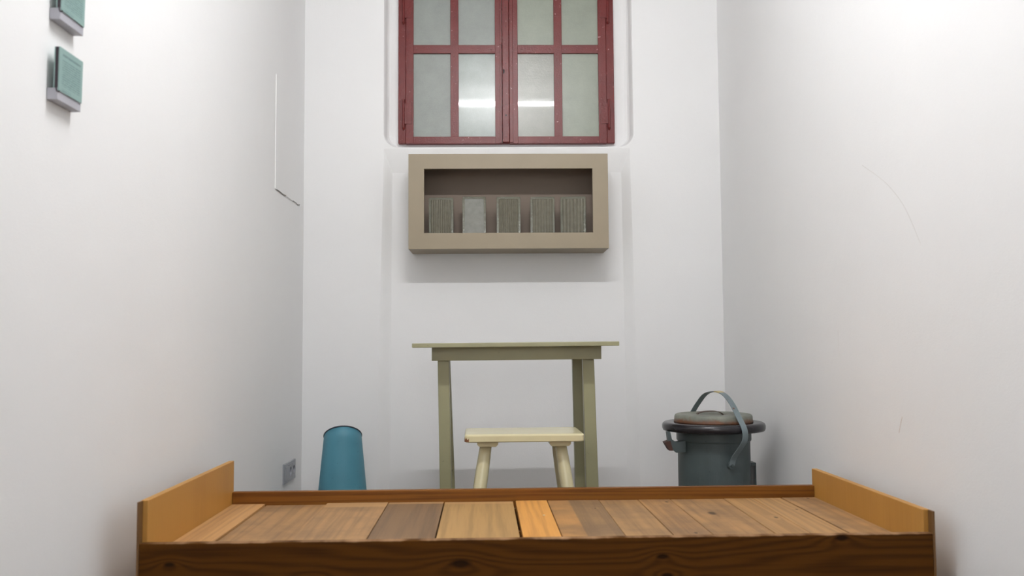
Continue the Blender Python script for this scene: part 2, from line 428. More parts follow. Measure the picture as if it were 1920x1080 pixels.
# painted-over hatch on the left wall
h0 = atX(517.5, 138.5, XL); h1 = atX(517.5, 355, XL); h2 = atX(561, 384, XL)
ht = link('wall_hatch', mbox(XL - 0.001, XL + 0.0035, h0.y, h2.y, h1.z, h0.z), white, None, bevel=0.0012)
ht['label'] = 'white painted-over square hatch in left wall with cracked lower edge'; ht['category'] = 'hatch'
strip_on_x(XL, [(517, 355.5), (523, 359), (529, 364), (535, 367)], 0.0045, paint('crack_grey', lin((135, 132, 128)), 0.9), 'crack', ht, 0.0038, 1)
strip_on_x(XL, [(533, 367.5), (541, 373), (547, 376)], 0.0016, pencil, 'crack', ht, 0.0038, 1)
strip_on_x(XL, [(548, 376.5), (554, 380.5), (557, 384), (561, 383.5)], 0.0034, paint('crack_grey_dark', lin((135, 132, 128)), 0.9), 'crack', ht, 0.0038, 1)

# ------------------------------------------------------------------ triple wall socket
o0 = atX(530, 871.4, XL); o1 = atX(530, 909, XL); o2 = atX(551, 862, XL)
sy0, sy1 = o0.y, o2.y; sz1, sz0 = o0.z, o1.z
grey = paint('grey_socket_plastic', lin((150, 152, 158)), 0.4, 0.03, 0.05)
sk = thing('wall_socket', 'grey three-gang plate with two power sockets low on left wall', 'socket', (XL, (sy0 + sy1) / 2, (sz0 + sz1) / 2))
sw_, sh_ = (sy1 - sy0) / 2, (sz1 - sz0) / 2
iw, ih = sw_ - 0.011, sh_ - 0.0125
rc = lambda x, a, b: [(x, -a, -b), (x, a, -b), (x, a, b), (x, -a, b)]
bm = loft(bmesh.new(), [rc(0, sw_, sh_), rc(0.007, sw_, sh_), rc(0.009, sw_ - 0.002, sh_ - 0.002), rc(0.009, iw, ih), rc(0.001, iw, ih)], cap=False)
bm.faces.new([bm.verts.new(p) for p in rc(0.001, iw, ih)])
link('cover_frame', bm, grey, sk)
gw = iw * 2 / 3
for k in range(3):
    cy = (k - 1) * gw
    if k == 0:
        link('blank_insert', mbox(0.001, 0.0115, cy - gw * 0.46, cy + gw * 0.46, -ih + 0.0005, ih - 0.0005), grey, sk, bevel=0.001); continue
    bm = bmesh.new()
    n = 32; r = 0.0215
    # square insert with a round well
    ring_o = []; 
    sq = gw * 0.46; sqz = ih - 0.0005
    outer = []; inner = []; deep = []
    for i in range(n):
        a = 2 * math.pi * i / n; c, s = math.cos(a), math.sin(a); kk = 1 / max(abs(c), abs(s))
        outer.append((0.0115, cy + c * kk * sq, s * kk * sqz)); inner.append((0.0115, cy + c * r, s * r)); deep.append((0.0012, cy + c * r * 0.92, s * r * 0.92))
    base = [(0.001, y, z) for (_, y, z) in outer]
    loft(bm, [base, outer, inner, deep], cap=False)
    ins = link('socket_insert', bm, grey, sk)
    wl = bmesh.new(); v0 = [wl.verts.new((0.0015, cy + 0.0205 * math.cos(2 * math.pi * i / n), 0.0205 * math.sin(2 * math.pi * i / n))) for i in range(n)]; wl.faces.new(v0)
    box(wl, 0.0016, 0.0017, cy - 0.001, cy + 0.001, -0.001, 0.001)
    link('socket_well', wl, paint('dark_grey_well', lin((70, 70, 74)), 0.5), ins)
    for s in (-1, 1): link('contact_hole', tube(bmesh.new(), [(0.0016, cy + s * 0.0095, 0), (0.0024, cy + s * 0.0095, 0)], 0.003, 12), dark_m, ins)

# ------------------------------------------------------------------ info panels on the left wall
def panel_mat():
    t = NT('teal_text_card'); sp = t.n('SeparateXYZ'); t.l(t.tc.outputs['Object'], sp.inputs[0])
    y, z = sp.outputs[1], sp.outputs[2]
    c0 = lin((142, 172, 168)); ink = lin((92, 122, 122))
    row = t.math('FRACT', t.math('MULTIPLY', z, 1 / 0.0052))
    stroke = t.math('MULTIPLY', t.math('GREATER_THAN', row, 0.35), t.math('LESS_THAN', row, 0.82))
    rid = t.math('FLOOR', t.math('MULTIPLY', z, 1 / 0.0052))
    cx = t.n('CombineXYZ'); t.l(t.math('MULTIPLY', y, 330), cx.inputs[0]); t.l(t.math('MULTIPLY', rid, 7.3), cx.inputs[1])
    wn = t.noise(cx.outputs[0], 1.0, 1)
    word = t.math('GREATER_THAN', wn, 0.42)
    para = t.math('MULTIPLY', t.math('GREATER_THAN', z, 0.034), t.math('LESS_THAN', z, 0.094))
    para2 = t.math('MULTIPLY', t.math('GREATER_THAN', z, 0.0215), t.math('LESS_THAN', z, 0.0285)); para2 = t.math('MULTIPLY', para2, t.math('LESS_THAN', y, 0.0))
    head = t.math('MULTIPLY', t.math('GREATER_THAN', z, 0.101), t.math('LESS_THAN', z, 0.106))
    marg = t.math('LESS_THAN', t.math('ABSOLUTE', y), 0.043)
    body = t.math('MULTIPLY', t.math('MULTIPLY', t.math('MAXIMUM', para, para2), stroke), word)
    ink_f = t.math('MULTIPLY', t.math('MAXIMUM', body, t.math('MULTIPLY', head, t.math('GREATER_THAN', wn, 0.36))), marg)
    t.col(t.mix(t.math('MULTIPLY', ink_f, 0.85), c0, ink)); t.set(Roughness=0.3, Coat_Weight=0.3); return t.m
pmt = panel_mat(); hold_m = paint('grey_holder_metal', lin((176, 176, 184)), 0.45, 0.03, 0.03)
edge_m = paint('dark_card_edge', lin((52, 40, 50)), 0.5)
def info(py_front_bottom, px_fb, label, dz=0.0):
    XFc = XL + 0.024
    pb = atX(px_fb, py_front_bottom, XFc)            # far front lower corner of the holder
    L_ = 0.112
    t = thing('information_panel', label, 'sign', (XL, pb.y - L_ / 2, pb.z), group='information panels on the left wall')
    link('holder', mbox(0.0005, 0.024, -L_ / 2, L_ / 2, 0.0, 0.026), hold_m, t, bevel=0.001)
    # the card leans a little away from the wall towards its top
    def card(x0, x1, y0, y1, z0, z1, lean, name, mat, par):
        bm = bmesh.new()
        hexa(bm, [(x0, y0, z0), (x1, y0, z0), (x1, y1, z0), (x0, y1, z0)], [(x0 + lean, y0, z1), (x1 + lean, y0, z1), (x1 + lean, y1, z1), (x0 + lean, y1, z1)])
        return link(name, bm, mat, par)
    cd = card(0.0245, 0.0270, -L_ / 2 - 0.001, L_ / 2 - 0.002, 0.020, 0.118, 0.001, 'card', pmt, t)
    card(0.0175, 0.0243, -L_ / 2 - 0.0012, L_ / 2 - 0.003, 0.0262, 0.1178, 0.001, 'backing', edge_m, t)
    card(0.0150, 0.0174, -L_ / 2 - 0.0012, L_ / 2 - 0.003, 0.0262, 0.1178, 0.001, 'backing', pmt, t)
    bm = bmesh.new(); tube(bm, spline([(0.0215, -L_ / 2 - 0.001, 0.026), (0.0225, -L_ / 2 - 0.001, 0.019), (0.0265, -L_ / 2 - 0.001, 0.0165), (0.0295, -L_ / 2 - 0.001, 0.0185)], 5), 0.0013, 8)
    link('hook', bm, edge_m, t)
    return t
info(210.5, 151, 'lower teal text panel in a grey wall holder, whole card in view')
info(68, 156, 'upper teal text panel in a grey holder, cut by the picture top')

# ------------------------------------------------------------------ display case with five glass blocks
YC = 4.44
cx0, cx1 = XX(765.7, 400, YC), XX(1140.8, 400, YC)
cz1, cz0 = ZZ(953, 288.5, YC), ZZ(953, 466, YC)
ox0, ox1 = XX(795, 380, YC), XX(1111.5, 380, YC); oz1, oz0 = ZZ(953, 316, YC), ZZ(953, 436.5, YC)
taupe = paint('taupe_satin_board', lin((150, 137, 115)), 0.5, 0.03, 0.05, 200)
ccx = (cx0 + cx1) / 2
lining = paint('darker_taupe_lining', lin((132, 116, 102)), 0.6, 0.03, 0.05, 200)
cs = thing('display_case', 'taupe box display case on the wall under the window', 'display case', (ccx, YN, cz0))
def cbox(bm, x0, x1, y0, y1, z0, z1): return box(bm, x0 - ccx, x1 - ccx, y0 - YN, y1 - YN, z0 - cz0, z1 - cz0)
bm = bmesh.new(); f = 0.018; YI = 4.648
iz = oz0 - 0.055                      # floor of the case, behind the lower rail
cbox(bm, cx0, cx0 + f, YC + f, YN - 0.001, cz0, cz1); cbox(bm, cx1 - f, cx1, YC + f, YN - 0.001, cz0, cz1)
cbox(bm, cx0 + f, cx1 - f, YC + f, YN - 0.001, cz1 - f, cz1); cbox(bm, cx0 + f, cx1 - f, YC + f, YN - 0.001, cz0, iz)
link('body', bm, taupe, cs)
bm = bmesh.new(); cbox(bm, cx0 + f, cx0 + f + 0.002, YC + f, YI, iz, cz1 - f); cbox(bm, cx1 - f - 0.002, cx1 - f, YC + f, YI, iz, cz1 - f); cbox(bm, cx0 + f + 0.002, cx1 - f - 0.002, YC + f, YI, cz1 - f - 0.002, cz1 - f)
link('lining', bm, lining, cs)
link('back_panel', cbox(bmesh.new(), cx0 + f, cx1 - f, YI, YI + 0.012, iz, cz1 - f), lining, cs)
bm = bmesh.new()
o_ = [(cx0, cz0), (cx1, cz0), (cx1, cz1), (cx0, cz1)]; i_ = [(ox0, oz0), (ox1, oz0), (ox1, oz1), (ox0, oz1)]
loft(bm, [[(x - ccx, y - YN, z - cz0) for x, z in pts] for pts, y in ((o_, YC + f), (o_, YC), (i_, YC), (i_, YC + f))] + [[(x - ccx, YC + f - YN, z - cz0) for x, z in o_]], cap=False)
link('front_frame', bm, taupe, cs)

def glass_mat(name, c, rough, trans, fros=None):
    t = NT(name); v = t.mapping()
    n = t.noise(v, 30, 4, 0.6)
    base = t.mix(t.range(n, 0.35, 0.65), tuple(x * 0.8 for x in c), c)
    t.col(base); t.set(Roughness=rough, Transmission_Weight=trans, IOR=1.5)
    t.bump(t.noise(v, 80, 3), 0.25, 0.002); return t.m
g_clear = glass_mat('greenish_ribbed_glass', (0.205, 0.19, 0.135), 0.25, 0.3)
g_edge = glass_mat('green_glass_edge', (0.42, 0.43, 0.33), 0.1, 0.7)
g_frost = glass_mat('frosted_glass_face', (0.23, 0.23, 0.20), 0.3, 0.1)
YG = 4.475
def glass_block(px0, px1, ytop, label, ribs, mats, yaw=0.0, depth=0.075):
    x0, x1 = XX(px0, 400, YG), XX(px1, 400, YG); zt = ZZ((px0 + px1) / 2, ytop, YG)
    cx = (x0 + x1) / 2; wdt = x1 - x0; hgt = zt - iz
    t = thing('glass_block', label, 'glass block', (cx, YG + depth / 2, iz), yaw, 'glass blocks in the display case')
    bw = 0.011; hw = wdt / 2; y0 = -depth / 2; y1 = depth / 2
    # hollow rim: rounded outline extruded, opening in the middle
    bm = bmesh.new()
    out = rrect(-hw, hw, 0, hgt, 0.008, 4); inn = rrect(-hw + bw, hw - bw, bw, hgt - bw, 0.006, 4)
    loft(bm, [[(x, y1, z) for x, z in out], [(x, y0 + 0.002, z) for x, z in out], [(x * 0.985, y0, z * 0.997) for x, z in out], [(x, y0, z) for x, z in inn], [(x, y0 + 0.006, z) for x, z in inn], [(x, y1, z) for x, z in inn], [(x, y1, z) for x, z in out]], cap=False)
    bmesh.ops.remove_doubles(bm, verts=bm.verts, dist=1e-5)
    link('rim', bm, mats[0], t)
    # ribbed front face and back face, each a shell of real thickness
    for yy, s in ((y0 + 0.003, 1), (y1 - 0.010, -1)):
        bm = bmesh.new(); N = ribs * 8 if ribs else 8
        xs = [-hw + bw + (wdt - 2 * bw) * i / N for i in range(N + 1)]
        amp = 0.0022 if ribs else 0.0
        prof_f = [(x, yy - amp * abs(math.sin(math.pi * ribs * i / N)) if ribs else yy) for i, x in enumerate(xs)]
        prof = prof_f + [(xs[-1], yy + 0.006), (xs[0], yy + 0.006)]
        loft(bm, [[(x, y, bw) for x, y in prof], [(x, y, hgt - bw) for x, y in prof]])
        link('ribbed_face' if ribs else 'frosted_face', bm, mats[1], t)
    return t
G = [g_edge, g_clear]
glass_block(804, 850, 370.5, 'ribbed glass block at the left end of the case', 9, G)
glass_block(867, 911, 368.5, 'pale frosted glass block with smooth face, second from case left', 0, [g_edge, g_frost])
glass_block(931, 976, 369, 'ribbed glass block in the middle, right of frosted block', 9, G)
glass_block(994.5, 1040, 369, 'ribbed glass block second from the right end of the case', 7, G)
glass_block(1052.5, 1100, 368.5, 'turned wide-ribbed glass block at the right end of the case', 6, G, yaw=-0.12)

# ------------------------------------------------------------------ table
t_paint = paint('khaki_green_table_paint', lin((146, 143, 111)), 0.38, 0.06, 0.15, 60, specks=lin((120, 118, 92)), speck_thr=0.70)
YT = 3.50; YA = 3.590; YR = 4.03
ttz = 0.797
tb = thing('table', 'khaki green painted wooden table against wall behind the stool', 'table', (XX(967, 645, YT), (YT + YR) / 2, 0))
to = tb.location
xl_, xr_ = XX(772.3, 645, YT), XX(1161.3, 643, YT)
zl, zr = ZZ(772.3, 643.8, YT), ZZ(1161.3, 639.8, YT)
def tl(p): return (p[0] - to.x, p[1] - to.y, p[2] - to.z)
th = 0.0175
bm = hexa(bmesh.new(), [tl(p) for p in ((xl_, YT, zl - th), (xr_, YT, zr - th), (xr_, YR, zr - th), (xl_, YR, zl - th))],
          [tl(p) for p in ((xl_, YT, zl), (xr_, YT, zr), (xr_, YR, zr), (xl_, YR, zl))])
link('tabletop', bm, t_paint, tb, bevel=0.0025)
def tz(x, dz): return zl + (zr - zl) * (x - xl_) / (xr_ - xl_) - th + dz
ax0, ax1 = XX(809.5, 662, YA), XX(1127.5, 660, YA); ah = 0.052
def apron(x0, x1, y0, y1):
    b = [(x0, y0), (x1, y0), (x1, y1), (x0, y1)]
    return hexa(bmesh.new(), [tl((x, y, tz(x, -ah))) for x, y in b], [tl((x, y, tz(x, -0.0003))) for x, y in b])
link('apron', apron(ax0, ax1, YA, YA + 0.022), t_paint, tb, bevel=0.001)
link('apron', apron(ax0, ax1, YR - 0.057, YR - 0.035), t_paint, tb, bevel=0.001)
def tleg(pt0, pt1, pb0, pb1, Y):
    """front-face edges: at the apron (y 676) and at the bed rail (y 911), carried on to the floor"""
    def edge(pa, pb):
        A = atY(pa, 676, Y); B = atY(pb, 911, Y); k = (0 - A.z) / (B.z - A.z); Fl = A + (B - A) * k; k2 = (tz(A.x, -0.012) - A.z) / (B.z - A.z); return A + (B - A) * k2, Fl
    (a1, f1), (a2, f2) = edge(pt0, pb0), edge(pt1, pb1)
    dpt = 0.045
    bot = [(f1.x, Y, 0), (f2.x, Y, 0), (f2.x, Y + dpt, 0), (f1.x, Y + dpt, 0)]; top = [(a1.x, Y, a1.z), (a2.x, Y, a2.z), (a2.x, Y + dpt, a2.z), (a1.x, Y + dpt, a1.z)]
    return link('leg', hexa(bmesh.new(), [tl(p) for p in bot], [tl(p) for p in top]), t_paint, tb, bevel=0.003)
tleg(820.5, 842, 824.5, 846, YA + 0.024)
tleg(1092.7, 1114, 1099, 1122.5, YA + 0.024)
tleg(823, 843.5, 833, 852.5, YR - 0.11)
tleg(1073.5, 1093.5, 1079, 1099.5, YR - 0.11)
for sx, xx in ((1, ax0 + 0.045), (-1, ax1 - 0.055)):
    link('apron', apron(xx, xx + 0.020, YA + 0.0225, YR - 0.0575), t_paint, tb)

# ------------------------------------------------------------------ stool
cream = paint('cream_gloss_paint', lin((214, 205, 166)), 0.2, 0.04, 0.12, 30, specks=lin((120, 84, 52)), speck_scale=22, speck_thr=0.775)
sf, sb_ = 3.30, 3.58
sp0 = atY(869.5, 815, sf); sp1 = atY(1095, 814, sf)
sz = sp0.z; scx = (sp0.x + sp1.x) / 2; shw = (sp1.x - sp0.x) / 2
st = thing('stool', 'low cream painted wooden stool standing in front of the green table', 'stool', (scx, (sf + sb_) / 2, 0), 0.020)
hd = (sb_ - sf) / 2
seat = bmesh.new()
def plan(r, inset): return [(x, y) for x, y in rrect(-shw + inset, shw - inset, -hd + inset, hd - inset, r, 5)]
loft(seat, [[(x, y, z) for x, y in plan(0.016, i)] for z, i in ((sz - 0.029, 0.004), (sz - 0.026, 0.0005), (sz - 0.007, 0.0), (sz - 0.003, 0.0015), (sz - 0.0008, 0.0045), (sz, 0.009))])
link('seat', seat, cream, st, smooth=False, bevel=0.0)
zs = sz - 0.0285
def lx(px, py, Y): return XX(px, py, Y) - scx
for a, b in ((893.5, 933), (1029, 1069.5)):
    x0, x1 = lx(a, 830, 3.33), lx(b, 830, 3.33)
    bm = bmesh.new(); pr = [(x0, zs), (x1, zs), (x1, zs - 0.010), (x1 - 0.008, zs - 0.0185), (x0 + 0.008, zs - 0.0185), (x0, zs - 0.010)]
    loft(bm, [[(x, -hd + 0.022, z) for x, z in pr], [(x, hd - 0.03, z) for x, z in pr]]); link('batten', bm, cream, st, bevel=0.002)
for s, pt, pb in ((-1, 911.5, 901), (1, 1050, 1061.5)):
    for fb in (-1, 1):
        yt = fb * (hd - 0.075); Yw = (sf + sb_) / 2 + yt
        At = Vector((lx(pt, 836, 3.37), yt, zs - 0.008)); 
        Bt_x = lx(pb, 905, 3.35); zB = ZZ(pb, 905, 3.35)
        k = (At.z - 0) / (At.z - zB); fx = At.x + (Bt_x - At.x) * k; fy = yt + fb * 0.06
        if fb > 0: At.x -= s * 0.002
        pts = [At + (Vector((fx, fy, 0.012)) - At) * q / 8 for q in range(9)]
        pts = [p for p in pts]
        bm = bmesh.new()
        rad = [0.0205, 0.0225, 0.0235, 0.0238, 0.0232, 0.022, 0.0205, 0.019, 0.0175]
        rings = []
        d = (pts[-1] - pts[0]).normalized(); a = d.cross(Vector((0, 1, 0))).normalized(); b = a.cross(d)
        L_ = [[tuple(p + a * r * math.cos(2 * math.pi * i / 24) + b * r * math.sin(2 * math.pi * i / 24)) for i in range(24)] for p, r in zip(pts, rad)]
        loft(bm, L_)
        zmin = min(v_.co.z for v_ in bm.verts)
        for v_ in bm.verts:
            if v_.co.z < 0.03: v_.co.z = max(v_.co.z - 0.012, 0.0) if v_.co.z < 0.025 else v_.co.z
        link('leg', bm, cream, st, smooth=True)
# worn corner of the seat
bm = bmesh.new(); loft(bm, [[(x, y, z) for x, y in ((-shw - 0.0006, -hd + 0.003), (-shw + 0.004, -hd - 0.0006), (-shw + 0.012, -hd - 0.0006), (-shw - 0.0006, -hd + 0.014))] for z in (sz - 0.0285, sz - 0.013)])
# clipped to a chip that follows the rounded corner
bm.free()
chip = bmesh.new(); arc = []
for k in range(9):
    an = math.radians(180 + 90 * k / 8); arc.append((-shw + 0.016 + 0.0165 * math.cos(an), -hd + 0.016 + 0.0165 * math.sin(an)))
arc_in = [(-shw + 0.016 + 0.012 * math.cos(math.radians(180 + 90 * k / 8)), -hd + 0.016 + 0.012 * math.sin(math.radians(180 + 90 * k / 8))) for k in range(9)]
top_ = [sz - 0.016 + 0.004 * math.sin(k * 1.7) for k in range(9)]
A = [chip.verts.new((x, y, sz - 0.0265)) for x, y in arc]; B = [chip.verts.new((x, y, z)) for (x, y), z in zip(arc, top_)]
Ci = [chip.verts.new((x, y, sz - 0.0265)) for x, y in arc_in]; Di = [chip.verts.new((x, y, z)) for (x, y), z in zip(arc_in, top_)]
for k in range(8):
    chip.faces.new((A[k], A[k + 1], B[k + 1], B[k])); chip.faces.new((B[k], B[k + 1], Di[k + 1], Di[k]))
link('worn_corner', chip, paint('bare_worn_wood', lin((120, 78, 48)), 0.7, 0.3), st)

# ------------------------------------------------------------------ blue metal container in the left corner
blue = paint('turquoise_blue_enamel', lin((80, 141, 160)), 0.5, 0.07, 0.2, 90, specks=lin((64, 112, 130)), speck_scale=60, speck_thr=0.68)
YBn = 4.22
bx_ = XX(642.5, 860, YBn)
bn = thing('metal_container', 'tall turquoise tapered metal container with dark slanted rim in left corner', 'container', (bx_, YBn, 0), 0.17)
def bin_r(z): return 0.1215 - 0.0965 * z
zmid = ZZ(610, 817, YBn); zfr = ZZ(642, 799.5, YBn - 0.085)
def cut_z(a): return zmid + (zfr - zmid) * -math.sin(a)
N = 72
bm = bmesh.new(); loops = []
for k in range(9):
    q = k / 8; Lp = []
    for i in range(N):
        a = 2 * math.pi * i / N; z = cut_z(a) * q; r = bin_r(z); Lp.append((r * math.cos(a), r * math.sin(a), z))
    loops.append(Lp)
inner = []
for k in range(9):
    q = 1 - k / 8; Lp = []
    for i in range(N):
        a = 2 * math.pi * i / N; z = 0.004 + (cut_z(a) - 0.004) * q; r = bin_r(z) - 0.002; Lp.append((r * math.cos(a), r * math.sin(a), z))
    inner.append(Lp)
loft(bm, loops + inner)
link('body', bm, blue, bn, smooth=True)
rim = [(bin_r(cut_z(a)) * math.cos(a), bin_r(cut_z(a)) * math.sin(a), cut_z(a) + 0.001) for a in [2 * math.pi * i / N for i in range(N)]]
link('rim_bead', tube(bmesh.new(), rim, 0.0028, 10, closed=True), paint('dark_worn_rim', lin((58, 62, 72)), 0.45), bn, smooth=True)
link('base_ring', lathe(bmesh.new(), [(0.117, 0.0), (0.1235, 0.0), (0.1238, 0.012), (0.1203, 0.014)], 64), blue, bn, smooth=True)

# ------------------------------------------------------------------ latrine bucket in the right corner
YK = 3.8
kx = XX(1337.5, 800, YK)
bk = thing('lidded_bucket', 'dark grey-green enamel bucket with black rim, rusty lid and strap handle', 'bucket', (kx, YK, 0))
body_m = paint('dark_grey_green_enamel', lin((74, 85, 86)), 0.42, 0.10, 0.15, 40, specks=lin((30, 28, 28)), speck_scale=70, speck_thr=0.70)
black_m = paint('black_enamel', lin((38, 36, 40)), 0.22, 0.1, 0.1, 30, specks=lin((74, 58, 48)), speck_scale=30, speck_thr=0.72)
def rust_mat():
    t = NT('rusty_grey_enamel_lid'); v = t.mapping()
    sp = t.n('SeparateXYZ'); t.l(t.tc.outputs['Object'], sp.inputs[0])
    ln = t.n('VectorMath', operation='LENGTH'); mp = t.mapping((1, 1, 0)); t.l(mp, ln.inputs[0])
    n = t.noise(v, 26, 5, 0.65); n2 = t.noise(v, 9, 4, 0.6)
    base = t.mix(t.range(n2, 0.35, 0.65), lin((104, 108, 100)), lin((138, 140, 128)))
    rust = t.mix(t.range(n, 0.3, 0.7), lin((72, 44, 28)), lin((116, 74, 46)))
    fz = t.range(sp.outputs[2], 0.468, 0.486, 1.0, 0.0)      # the flange has rusted, the top keeps its enamel
    f = t.math('ADD', t.math('MULTIPLY', fz, 1.15), t.math('MULTIPLY', t.range(n, 0.45, 0.7), 0.55))
    f = t.math('SUBTRACT', f, t.math('MULTIPLY', n2, 0.45), clamp=True)
    t.col(t.mix(f, base, rust)); t.bump(n, 0.4, 0.002); t.set(Roughness=0.6); return t.m
zr_ = ZZ(1243, 791, YK)               # top of the black rim
rb = XX(1405, 860, YK) - kx; rr = XX(1432, 800, YK) - kx
link('body', lathe(bmesh.new(), [(0, 0.01), (rb - 0.012, 0.01), (rb - 0.004, 0.0), (rb, 0.004), (rb, 0.33), (rb, 0.384), (rb + 0.004, 0.387), (rb + 0.005, 0.392), (rb + 0.005, zr_ - 0.026), (rb - 0.002, zr_ - 0.026), (rb - 0.003, 0.02), (0, 0.02)], 96), body_m, bk, smooth=False)
link('rim_plate', lathe(bmesh.new(), [(0.02, zr_ - 0.022), (rr - 0.026, zr_ - 0.027), (rr - 0.014, zr_ - 0.036), (rr - 0.004, zr_ - 0.034), (rr - 0.0005, zr_ - 0.026), (rr, zr_ - 0.014), (rr - 0.003, zr_ - 0.006), (rr - 0.011, zr_ - 0.001), (rr - 0.022, zr_), (rr - 0.045, zr_ - 0.001), (0.02, zr_ - 0.002), (0.02, zr_ - 0.022)], 96), black_m, bk, smooth=True)
rl = XX(1409.5, 790, YK) - kx
zt_ = zr_ + 0.033
rmat = rust_mat()
lid = link('lid', lathe(bmesh.new(), [(0, zr_ - 0.001), (rl, zr_ - 0.001), (rl + 0.001, zr_ + 0.003), (rl - 0.001, zr_ + 0.006), (rl - 0.002, zt_ - 0.010), (rl - 0.005, zt_ - 0.004), (rl - 0.011, zt_ - 0.001), (rl - 0.024, zt_), (rl - 0.028, zt_ - 0.002), (0.06, zt_ - 0.002), (0.055, zt_ - 0.003), (0.045, zt_ - 0.007), (0, zt_ - 0.008)], 96), rmat, bk, smooth=True)
hp = spline([(-0.050, 0, zt_ - 0.006), (-0.043, 0, zt_ + 0.003), (-0.02, 0, zt_ + 0.009), (0.015, 0, zt_ + 0.010), (0.036, 0, zt_ + 0.004), (0.046, 0, zt_ - 0.005)], 5)
hp = [Vector((p.x * 1.15 - 0.012, p.y, p.z)) for p in hp]
def ribbon(P, wv, wdt, thk):
    bm = bmesh.new(); Ls = []
    for i, p in enumerate(P):
        d = (P[min(i + 1, len(P) - 1)] - P[max(i - 1, 0)]).normalized(); nn = d.cross(wv).normalized()
        Ls.append([tuple(p + wv * wdt / 2 * a + nn * thk / 2 * b) for a, b in ((-1, -1), (1, -1), (1, 1), (-1, 1))])
    return loft(bm, Ls)
link('lid_handle', ribbon(hp, Vector((0, 1, 0)), 0.030, 0.003), paint('dark_rusty_steel', lin((72, 54, 44)), 0.5, 0.3), lid)
u = Vector((0.34, -0.94, 0)).normalized(); wv = Vector((0.94, 0.34, 0)).normalized()
prof = [(0.160, 0.300), (0.168, 0.33), (0.196, 0.366), (0.219, 0.398), (0.2235, 0.425), (0.214, 0.455), (0.181, 0.494), (0.135, 0.545), (0.087, 0.577), (0.029, 0.588), (-0.05, 0.575), (-0.112, 0.532), (-0.156, 0.492), (-0.205, 0.445), (-0.2235, 0.42), (-0.219, 0.395), (-0.18, 0.345), (-0.162, 0.300)]
hp = spline([Vector((u.x * s, u.y * s, z)) - wv * (0.022 if s > 0 else -0.022) * max(0.0, min(1.0, (0.41 - z) / 0.1)) for s, z in prof], 5)
strap = paint('worn_blue_grey_strap_paint', lin((112, 124, 128)), 0.45, 0.15, 0.2, 60, specks=lin((96, 66, 50)), speck_scale=45, speck_thr=0.66)
bail = link('strap_handle', ribbon(hp, wv, 0.026, 0.003), strap, bk, bevel=0.0006)
seg = [p for p in hp if 0.02 < p.dot(u) < 0.075 and p.z > 0.5]
tape = ribbon(seg, wv, 0.0275, 0.0048)
link('handle_patch', tape, paint('yellowed_bare_patch', lin((188, 172, 128)), 0.6), bail)
for s in (1, -1):
    c_ = (u * 0.99 - wv * 0.14).normalized() * (s * (rb + 0.001)) + Vector((0, 0, 0.300))
    bm = tube(bmesh.new(), [c_, c_ + u * s * 0.012], 0.016, 20); tube(bm, [c_ + u * s * 0.011, c_ + u * s * 0.016], 0.006, 14)
    link('pivot', bm, body_m, bk, bevel=0.001)
# latch bracket on the left, lug on the right
def bkp(px, py, Y): p = atY(px, py, Y); return (p.x - kx, p.z)
yl = 3.72
pl = [bkp(*q, yl) for q in ((1251, 810), (1257, 810), (1260, 824), (1268, 829), (1286, 826), (1286, 848), (1268, 849), (1264, 845), (1261, 840), (1257, 836), (1253, 826))]
bm = bmesh.new(); loft(bm, [[(x, yl - YK, z) for x, z in pl], [(x, yl - YK + 0.035, z) for x, z in pl]]); link('latch_bracket', bm, body_m, bk, bevel=0.001)
pl = [bkp(*q, yl - 0.004) for q in ((1246, 830), (1257, 826), (1262, 845), (1255, 845))]
bm = bmesh.new(); loft(bm, [[(x, yl - YK - 0.006, z) for x, z in pl], [(x, yl - YK + 0.045, z) for x, z in pl]]); link('latch_bracket', bm, paint('rusty_brown_steel', lin((70, 44, 36)), 0.6), bk, bevel=0.001)
lugx0, lugx1 = rb - 0.004, XX(1414.5, 890, YK) - kx
zl1, zl0 = ZZ(1410, 866, YK), 0.12
bm = bmesh.new(); box(bm, lugx1 - 0.006, lugx1, -0.03, 0.03, zl0, zl1); box(bm, lugx0, lugx1 - 0.006, -0.03, 0.03, zl1 - 0.012, zl1); box(bm, lugx0, lugx1 - 0.006, -0.03, 0.03, zl0, zl0 + 0.012)
link('side_lug', bm, body_m, bk, bevel=0.001)

# ------------------------------------------------------------------ plank bed
ALPHA = math.atan2(25, F)            # the bed stands slightly askew in the room
ctr = Vector((0.146, 2.705, 0))      # centre of the bed in its own axes, measured from under the camera
R = Matrix.Rotation(ALPHA, 4, 'Z')
bed = thing('plank_bed', 'low wooden plank bed with side boards and honey-coloured plywood ends', 'bed', tuple(R @ ctr), ALPHA)
def bb(bm, x0, x1, y0, y1, z0, z1): return box(bm, x0 - ctr.x, x1 - ctr.x, y0 - ctr.y, y1 - ctr.y, z0, z1)
BY0, BY1 = 2.300, 3.112
TOPZ = 0.2965; PZ = 0.262
bxL, bxR = -0.8545, 1.146
kn = [(-0.057 - ctr.x, BY0 - ctr.y, 0.2415, 0.020), (0.449 - ctr.x, BY0 - ctr.y, 0.252, 0.012), (-0.774 - ctr.x, BY0 - ctr.y, 0.249, 0.010), (0.905 - ctr.x, BY0 - ctr.y, 0.292, 0.014), (-0.42 - ctr.x, BY0 - ctr.y, 0.205, 0.014), (0.46 - ctr.x, BY0 - ctr.y, 0.205, 0.012)]
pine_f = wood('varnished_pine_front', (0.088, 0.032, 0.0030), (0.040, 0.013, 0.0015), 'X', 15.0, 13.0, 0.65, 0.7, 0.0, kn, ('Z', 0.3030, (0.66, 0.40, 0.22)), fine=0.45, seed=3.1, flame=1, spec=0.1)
pine_b = wood('varnished_pine_rear', (0.21, 0.078, 0.009), (0.115, 0.036, 0.004), 'X', 6.0, 30.0, 0.75, 0.5, 0.0, fine=0.5, seed=8.3, spec=0.25)
